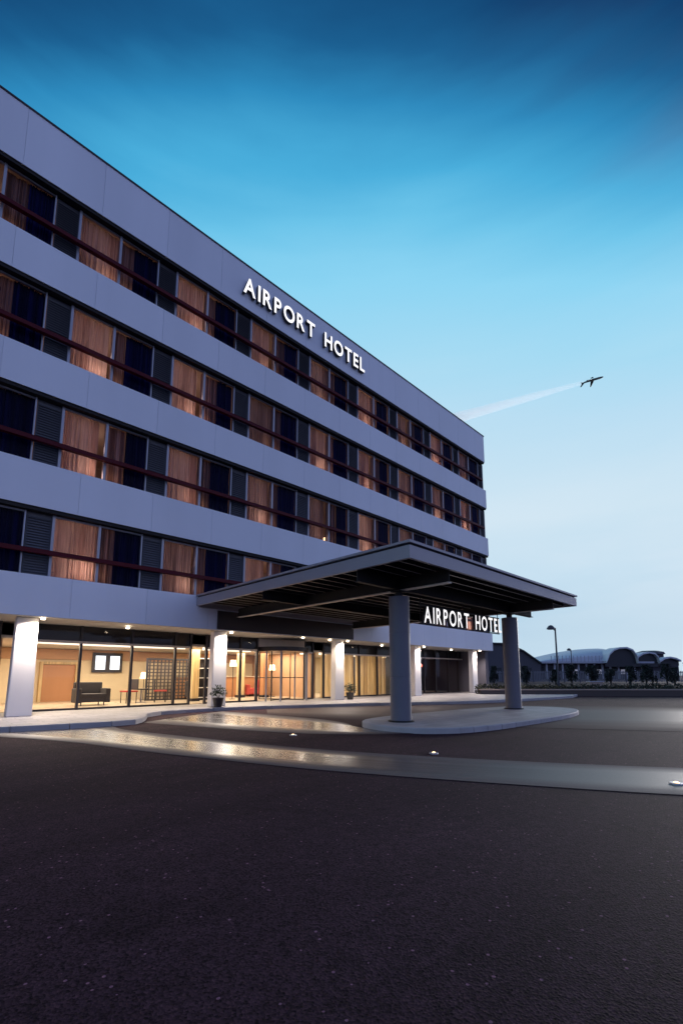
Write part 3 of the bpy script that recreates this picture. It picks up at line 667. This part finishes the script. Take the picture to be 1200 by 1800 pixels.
for x in (8.78, 14.67): cpart(ibeam(x-.075, x+.075, CY0+.09, CY1-.09, 3.25, FB+.045, 'y'), 'main_beam', M['beam']); cpart(MB().box(x-.012, x+.012, CY0+.10, CY1-.10, 3.271, FB+.044), 'beam_web', M['dsteel'])  # pale flange, black web: lit edge and shade put into the colours
for y in (6.94, 10.6): cpart(ibeam(CX0+.09, CX1-.09, y-.07, y+.07, 3.272 if y < 7 else 3.30, FB+.044, 'x'), 'cross_beam', M['dsteel'])
for x in (8.78, 14.67):
    mb = MB().lathe(x, 6.94, [(.262, .118), (.262, .15), (.25, .16), (.25, 1.15), (.245, 1.155), (.245, 1.165), (.25, 1.17), (.25, 2.2), (.245, 2.205), (.245, 2.215), (.25, 2.22), (.25, 3.10)], 40)
    cpart(mb, 'post', M['post'], smooth=True)
    cpart(MB().lathe(x, 6.94, [(.31, .118), (.31, .135), (.27, .15)], 40), 'base_plate', M['dsteel'], smooth=True)
    cpart(MB().lathe(x, 6.94, [(.09, 3.10), (.09, 3.22)], 16).box(x-.16, x+.16, 6.80, 7.08, 3.221, 3.248), 'post_head', M['dsteel'])

# ------------------------------------------------------------------ lettering
def letters(text, width, height, depth, origin, par, gap=.16, bold=.02, word=.62):
    ms = []; x = 0
    for ch in text:
        if ch == ' ': x += word; continue
        cu = bpy.data.curves.new('letter', 'FONT'); cu.body = ch; cu.size = 1; cu.extrude = .08; cu.offset = bold; cu.resolution_u = 6
        ob = bpy.data.objects.new('letter', cu); C.objects.link(ob)
        dg = bpy.context.evaluated_depsgraph_get(); me = bpy.data.meshes.new_from_object(ob.evaluated_get(dg)); bpy.data.objects.remove(ob)
        xs = [v.co.x for v in me.vertices]; mn, mxx = min(xs), max(xs)
        for v in me.vertices: v.co.x += x-mn
        x += mxx-mn+gap; ms.append(me)
    W_ = x-gap; ys = [v.co.y for m in ms for v in m.vertices]; y0, y1 = min(ys), max(ys)
    for me in ms:
        for v in me.vertices:
            a, b, c = v.co; v.co = (a/W_*width, -(c/.08)*depth/2, (b-y0)/(y1-y0)*height)
        me.materials.clear(); me.materials.append(M['white_letter']); me.materials.append(M['letter_side'])
        me.update()
        for p in me.polygons: p.material_index = 0 if p.normal.y < -.7 else 1
        o = bpy.data.objects.new('letter', me); C.objects.link(o); o.parent = par
t = thing('hotel_sign', (8.52, FY-.10, 13.0+H+1.95), 'large lit white AIRPORT HOTEL letters on the top band of the building', 'sign')
letters('AIRPORT HOTEL', 7.0, .74, .14, None, t)
t = thing('canopy_sign', (9.70, 6.90, 1.34+H), 'lit white AIRPORT HOTEL letters hanging under the canopy between the posts', 'sign')
letters('AIRPORT HOTEL', 4.2, .44, .09, None, t, gap=.2, bold=.012)
MB().box(-.05, 4.28, .06, .09, .46, .50).box(-.05, 4.28, .06, .09, -.03, .0).build('sign_rail', M['dsteel'], t)
for x in (.0, 1.05, 2.1, 3.15, 4.2): MB().tube([(x, .075, -.0), (x, .075, .72)], .012, 6).build('hanger', M['dsteel'], t)

# ------------------------------------------------------------------ ground lights
for px, py, lab in ((515, 1293, 'small glowing light set in the dark driveway left of the traffic island'), (762, 1325, 'small glowing light set in the driveway in front of the traffic island'), (1188, 1379, 'small glowing light in the road at the right edge of the photo')):
    p = ground(px, py); t = thing('ground_light', (p.x, p.y, 0), lab, 'ground light', 'lights set in the road')
    MB().lathe(0, 0, [(.07, .001), (.065, .02)], 16).build('rim', M['alu'], t); MB().lathe(0, 0, [(.03, .021), (.015, .032)], 12).build('lens', M['shade'], t)

# ------------------------------------------------------------------ beyond the driveway
# low hedge with kerb
A, B = ground(845, 1224), ground(1290, 1224); d = (B-A).normalized(); nrm = Vector((-d.y, d.x, 0)); nrm = nrm if nrm.dot(FWD2) > 0 else -nrm
L = (B-A).length
t = thing('low_wall', A, 'low brown garden wall running along the far side of the driveway', 'wall', None, math.atan2(d.y, d.x))
MB().box(0, L, 0, .25, 0, .34).build('wall_base', M['bronze'], t); MB().box(-.05, L+.05, -.04, .29, .341, .41).build('coping', M['timberbox'], t)  # tan coping colour stands in for the light trail's stripe
mb = MB(); rnd = random.Random(5)
for k in range(9000):
    p = Vector((rnd.uniform(0, L), rnd.uniform(.4, 1.3), rnd.uniform(.05, .62+.08*math.sin(k)))); a = Vector((rnd.gauss(0, 1), rnd.gauss(0, 1), rnd.gauss(0, 1))).normalized()*.07; b = a.cross(Vector((rnd.gauss(0, 1), rnd.gauss(0, 1), 1))).normalized()*.04
    mb.add([p-a, p-b, p+a, p+b], [(0,1,2,3)])
hd = mb.build('hedge', M['hedge'], None, tuple(A)); hd.rotation_euler[2] = math.atan2(d.y, d.x)
tag(hd, 'low dark hedge growing behind the brown garden wall', 'hedge')
AX = FWD2; RX = Vector((math.sin(YAW), -math.cos(YAW), 0)); RZ = YAW-math.pi/2
def far(px, depth, z=0):              # standing place of a far thing
    p = Vector((0, 0, 0))+FWD2*depth*1.0+RX*((px-600)/FPX*depth*1.0095); p.z = z; return p
def zat(y, depth): return H+(1187-y)/FPX*depth*1.0095
# sign box
t = thing('cabinet', far(1036, 33), 'beige rectangular utility cabinet standing behind the low hedge', 'cabinet', None, RZ)
MB().box(-.46, .46, -.2, .2, .06, zat(1197, 33)-.06).build('body', M['timberbox'], t, bevel=.015); MB().box(-.5, .5, -.24, .24, zat(1197, 33)-.059, zat(1197, 33)).build('lid', M['terlight'], t); MB().box(-.4, .4, -.16, .16, 0, .059).build('plinth', M['kerb'], t)
for x in (-.23, .23): MB().box(x-.2, x+.2, -.215, -.2005, .12, zat(1197, 33)-.12).build('door', M['timberbox'], t)
# street lamps
def street_lamp(px, ytop, depth, lab, arm):
    h = zat(ytop, depth); t = thing('street_lamp', far(px, depth), lab, 'street lamp', 'street lamps beyond the driveway', RZ)
    MB().lathe(0, 0, [(.16, 0), (.14, .6), (.10, .62), (.075, h)], 14).build('pole', M['terwall'], t, smooth=True)
    MB().tube([(0, 0, h-.35), (-arm*.4, 0, h-.05), (-arm, 0, h+.05)], .045, 8).build('arm', M['terwall'], t)
    MB().lathe(-arm*.75, 0, [(.42, h-.12), (.40, h-.02), (.22, h+.22), (.05, h+.30)], 18).build('lamp_head', M['terwall'], t, smooth=True)
    MB().lathe(-arm*.75, 0, [(.3, h-.17), (.38, h-.121)], 16).build('lamp_glass', M['terlight'], t)
street_lamp(973, 1105, 48, 'tall single arm street lamp standing right of the canopy', .6)
street_lamp(998, 1143, 90, 'shorter looking distant street lamp right of the tall one', .5)
# terminal: long low hall, vaults, gable building, block tower
term = thing('airport_terminal', far(1010, 150), 'grey airport terminal with curved silver roofs across the road', 'terminal', None, RZ)
def TX(px, dep): return (px-600)/FPX*dep*1.0095-(1010-600)/FPX*150*1.0095
dep = 150; zt_ = zat(1164, dep)
x0, x1 = TX(700, dep), TX(1132, dep)
MB().box(x0, x1, 2, 30, 0, zt_-.5).build('hall', M['terwall'], term)
MB().box(x0-1, x1+1, -1, 31, zt_-.49, zt_+.1).build('flat_roof', M['terlight'], term)
pr = MB().box(0, .45, 0, .5, 0, zt_-.5).build('pillar', M['terlight'], term)
k = 0; xx = x0+1
while xx < x1-1:
    q = pr if k == 0 else pr.copy()
    if k: C.objects.link(q)
    q.location = (xx, .2, 0); xx += 2.6; k += 1
mb = MB(); xx = x0+2
while xx < x1-5: mb.box(xx, xx+4.2, 1.9, 1.99, 1.2, zt_-1.6); xx += 5.2
mb.build('glazing', M['terdark'], term)
def vault(pts_img, dep, y0, y1, name='vault_roof', endm='terdark'):
    P = [(TX(x, dep), zat(y, dep)) for x, y in pts_img]; n = len(P)
    mb = MB(); mb.add([(x, y0, z) for x, z in P]+[(x, y1, z) for x, z in P]+[(x, y0, z-.5) for x, z in P]+[(x, y1, z-.5) for x, z in P],
        [(k, k+1, n+k+1, n+k) for k in range(n-1)]+[(2*n+k, 3*n+k, 3*n+k+1, 2*n+k+1) for k in range(n-1)]+[(k, 2*n+k, 2*n+k+1, k+1) for k in range(n-1)]+[(n+k, n+k+1, 3*n+k+1, 3*n+k) for k in range(n-1)])
    mb.build(name, M['terroof'], term, smooth=False)
    zb = min(z for x, z in P)-.6
    mb = MB(); m2 = [(x, z-.52) for x, z in P]
    mb.add([(x, y0+1.2, z) for x, z in m2]+[(m2[-1][0], y0+1.2, zb-1), (m2[0][0], y0+1.2, zb-1)], [tuple(range(n+2))]); mb.build('gable_end', M[endm], term)
# big vault, tilted ridge: a lofted roof rising to the right, rounded nose
def loft():
    mb = MB(); secs = []
    for i in range(13):
        u = i/12; px = 938+u*165
        top = 1164-27*min(1, math.sin(min(u/.86, 1)*math.pi/2)**.9)
        if u > .86: top += ((u-.86)/.14)**2*24
        half = 8+5*u; x = TX(px, dep); z1 = zat(top, dep); z0 = zt_+.12; row = []
        for k in range(13):
            a = math.pi*k/12; row.append((x, 14-math.cos(a)*14, z0+(z1-z0)*math.sin(a)**.7))
        secs += row
    n = 13; mb.add(secs, [(i*n+k, i*n+k+1, (i+1)*n+k+1, (i+1)*n+k) for i in range(12) for k in range(n-1)])
    return mb
loft().build('vault_roof', M['terroof'], term, smooth=True)
vault([(1050, 1163), (1056, 1150), (1064, 1143), (1074, 1139.5), (1086, 1139), (1096, 1143), (1102, 1152), (1104, 1164)], dep, -3, 3)
vault([(1104, 1163), (1108, 1154), (1116, 1149), (1127, 1147), (1137, 1149), (1142, 1155), (1144, 1164)], dep, -2, 26)
MB().box(TX(1148, dep), TX(1194, dep), 3, 26, 0, zat(1160, dep)).build('end_block', M['terwall'], term)
MB().lathe(TX(1166, dep), 9, [(3.2, zat(1160, dep)), (3.2, zat(1150, dep)), (4.6, zat(1149, dep)), (4.2, zat(1145, dep)), (2.4, zat(1142.5, dep))], 8).build('drum_tower', M['terwall'], term)
MB().box(TX(1176, dep), TX(1188, dep), 8, 20, zat(1160, dep)+.01, zat(1149, dep)).build('roof_block', M['terwall'], term)
vault([(1148, 1162), (1156, 1157), (1166, 1155), (1176, 1157), (1184, 1161)], dep, -1, 2.5)
# clerestory posts, roof vents and a lit strip on the terminal
cl = None
for k in range(14):
    px = 962+k*6.4; z1 = zat(1158-9*min(1, k/9), dep)
    mb = MB().box(-.09, .09, -.1, .1, 0, 1.9); o = mb.build('clerestory_post', M['terlight'], term) if cl is None else cl.copy()
    if cl is None: cl = o
    else: C.objects.link(o)
    o.location = (TX(px, dep), -.4, zt_+.1)
for px, w_ in ((985, 1.2), (1012, .8), (1040, 1.5), (1120, .9), (1136, .6)):
    MB().box(TX(px, dep), TX(px, dep)+w_, .5, 2, zt_+.105, zt_+.9).build('roof_vent', M['terlight'], term)
for px in (905, 931, 1001, 1046, 1088): MB().box(TX(px, dep), TX(px, dep)+2.2, 1.86, 1.895, 1.6, 3.1).build('lit_window', M['farlit'], term)
# left gable building beyond the hotel end
d2 = 95
t = thing('gabled_building', far(895, d2), 'dark building with a sloping roof between the hotel corner and the canopy post', 'building', None, RZ)
def GX(px): return (px-895)/FPX*d2*1.0095
zz_ = lambda y: zat(y, d2)
mb = MB(); P = [(GX(846), 0), (GX(944), 0), (GX(944), zz_(1168)), (GX(930), zz_(1158)), (GX(915), zz_(1147)), (GX(898), zz_(1139)), (GX(878), zz_(1134)), (GX(846), zz_(1133))]
mb.add([(x, 0, z) for x, z in P]+[(x, 14, z) for x, z in P], [tuple(range(8)), tuple(range(8, 16))[::-1]]+[(k, (k+1) % 8, 8+(k+1) % 8, 8+k) for k in range(8)]); mb.build('wall', M['terwall'], t)
mb = MB(); Q = P[2:]; n = len(Q)
mb.add([(x, -.6, z+.03) for x, z in Q]+[(x, 14.6, z+.03) for x, z in Q]+[(x, -.6, z+.33) for x, z in Q]+[(x, 14.6, z+.33) for x, z in Q], [(k, k+1, n+k+1, n+k) for k in range(n-1)]+[(2*n+k, 3*n+k, 3*n+k+1, 2*n+k+1) for k in range(n-1)]+[(k, 2*n+k, 2*n+k+1, k+1) for k in range(n-1)])
mb.build('roof', M['terdark'], t)
for k in range(5): MB().box(GX(868+k*13), GX(876+k*13), -.05, -.005, zz_(1185), zz_(1174)).build('window', M['terdark'], t)
# canopy-like walkway roof in front of the terminal and trees in a row
def conifer(px, ytop, depth, w, lab, seed):
    rnd = random.Random(seed); h = zat(ytop, depth); t = thing('columnar_tree', far(px, depth), lab, 'tree', 'dark trees in front of the terminal')
    tr = MB().tube([(0, 0, 0), (.03, 0, h*.5), (0, 0, h*.95)], [.10, .06, .02], 7)
    tips = []
    for k in range(11):
        u = .22+.07*k; a = rnd.random()*6.28; r = w*rnd.uniform(.55, 1.15)*(1.15-u*.75); q = Vector((math.cos(a)*r, math.sin(a)*r, h*min(u+.16, 1.0)))
        tr.tube([(0, 0, h*u*.85), tuple(q)], [.035, .01], 5); tips.append(q)
    tr.build('trunk', M['bark'], t)
    mb = MB()
    for k in range(1100):
        c = tips[rnd.randrange(len(tips))] if k % 4 else Vector((0, 0, h*rnd.uniform(.3, .95)))
        p = c+Vector((rnd.gauss(0, .16*w), rnd.gauss(0, .16*w), rnd.gauss(-.05, .22))); p.z = min(p.z, h)
        a_ = Vector((rnd.gauss(0, 1), rnd.gauss(0, 1), rnd.gauss(0, 1.4))).normalized()*.11; b_ = a_.cross(Vector((rnd.gauss(0, 1), rnd.gauss(0, 1), 1))).normalized()*.06
        mb.add([p-a_, p-b_, p+a_, p+b_], [(0,1,2,3)])
    mb.build('crown', M['needle'], t)
spec = [(862, 1172, .55, 'dark tree beside the last white column of the hotel'), (918, 1172, .6, 'dark tree just right of the far canopy post'), (968, 1178, .5, 'dark tree directly left of the tall street lamp pole'),
        (996, 1170, .6, 'dark tree below the distant street lamp'), (1030, 1171, .8, 'broad dark tree behind the beige cabinet'), (1063, 1177, .6, 'dark tree right of the beige cabinet'),
        (1097, 1172, .55, 'dark tree below the nose of the big vaulted roof'), (1124, 1170, .55, 'dark tree below the small vaulted roof, left one of a close pair'), (1135, 1176, .45, 'thin dark tree below the small vaulted roof, right one of a close pair'),
        (1160, 1168, .6, 'dark tree in front of the drum tower'), (1173, 1174, .5, 'dark tree right of the one before the drum tower'), (1197, 1166, .6, 'dark tree at the right edge of the photo')]
for k, (px, yt, w, lab) in enumerate(spec): conifer(px, yt, 52+3*(k % 3), w, lab, k+11)
# long pale fence / walkway wall between trees and terminal
t = thing('boundary_fence', far(1010, 75), 'long grey panel fence behind the row of dark trees', 'fence', None, RZ)
xx = -20; fp = MB(); [fp.box(.08+q*.26, .21+q*.26, 0, .05, .1, 1.9) for q in range(9)]; fp.box(.06, 2.44, .051, .09, 1.6, 1.7).box(.06, 2.44, .051, .09, .3, .4); fp = fp.build('fence_panel', M['fence'], t); fq = MB().box(-.06, .06, -.03, .08, 0, 2.0).build('fence_post', M['terwall'], t)
for k in range(18):
    a, b = (fp, fq) if k == 0 else (fp.copy(), fq.copy())
    if k: C.objects.link(a); C.objects.link(b)
    a.location.x = b.location.x = xx+k*2.5

# ------------------------------------------------------------------ aircraft and its trail
AD = 700.0
ap = at(1040, 668, AD); q = at(815, 731, AD*1.5)
fd = (ap-q).normalized(); up = Vector((0, 0, 1)); sd = fd.cross(up).normalized()
t = thing('airliner', ap, 'small dark airliner climbing in the sky at the head of a white trail', 'aircraft')
X_ = (_r*.75-FWD2*.62-Vector((0, 0, .10))).normalized(); S_ = (_r*.62+FWD2*.74+Vector((0, 0, -.12))); S_ = (S_-X_*S_.dot(X_)).normalized(); N_ = S_.cross(X_).normalized()
Mx = Matrix((( X_.x, S_.x, N_.x), (X_.y, S_.y, N_.y), (X_.z, S_.z, N_.z)))
t.rotation_euler = Mx.to_euler()
s = .80
MB().tube([(-19*s, 0, 1.2*s), (-14*s, 0, .8*s), (-6*s, 0, 0), (12*s, 0, 0), (17*s, 0, 0), (19*s, 0, -.4*s)], [.3*s, 1.2*s, 2.0*s, 2.0*s, 1.5*s, .3*s], 16).build('fuselage', M['planewhite'], t, smooth=True)
def wing(r0, r1, t0, t1, th):
    vs = []
    for (x, y, z), c in ((r0, t0), (r1, t1)): vs += [(x, y, z), (x-c*.3, y, z+th), (x-c, y, z), (x-c*.3, y, z-th*.5)]
    return MB().add([(a*s, b*s, c*s) for a, b, c in vs], [(0,1,5,4),(1,2,6,5),(2,3,7,6),(3,0,4,7),(0,3,2,1),(4,5,6,7)])
for sg in (-1, 1):
    wing((4, sg*1.5, -.6), (-5, sg*17, 5.0), 7, 2, .6).build('wing', M['planewhite'], t)
    wing((-14, sg*.8, 1), (-18, sg*6.5, 1.6), 3.6, 1.4, .3).build('tailplane', M['planewhite'], t)
    MB().tube([(3*s, sg*5.5*s, -1.9*s), (1.5*s, sg*5.5*s, -1.9*s), (-1.5*s, sg*5.5*s, -1.8*s)], [1*s, 1.15*s, .6*s], 12).build('engine', M['planewhite'], t)
wing((-13, 0, 1.5), (-18.5, 0, 7.5), 5, 2.4, .3).build('tail_fin', M['planewhite'], t)
# condensation trail: a widening body of thin vapour
vm = bpy.data.materials.new('vapour'); vm.use_nodes = True; vt = vm.node_tree; vt.nodes.clear()
pvn = nd(vt, 'ShaderNodeVolumePrincipled'); pvn.inputs['Color'].default_value = (1, 1, 1, 1); pvn.inputs['Density'].default_value = .032; pvn.inputs['Anisotropy'].default_value = .62
vo_ = nd(vt, 'ShaderNodeOutputMaterial'); vt.links.new(pvn.outputs[0], vo_.inputs['Volume'])
pts = [ap-fd*14*0-(ap-q)*.05, ap-(ap-q)*.35, ap-(ap-q)*.7, ap-(ap-q)*1.0, ap-(ap-q)*1.3]
tr = MB().tube([p-ap for p in pts], [3.0, 6.5, 9.5, 12, 14], 18).build('vapour_trail', vm, None, tuple(ap))
tag(tr, 'long thin white vapour trail behind the airliner', 'vapour trail')
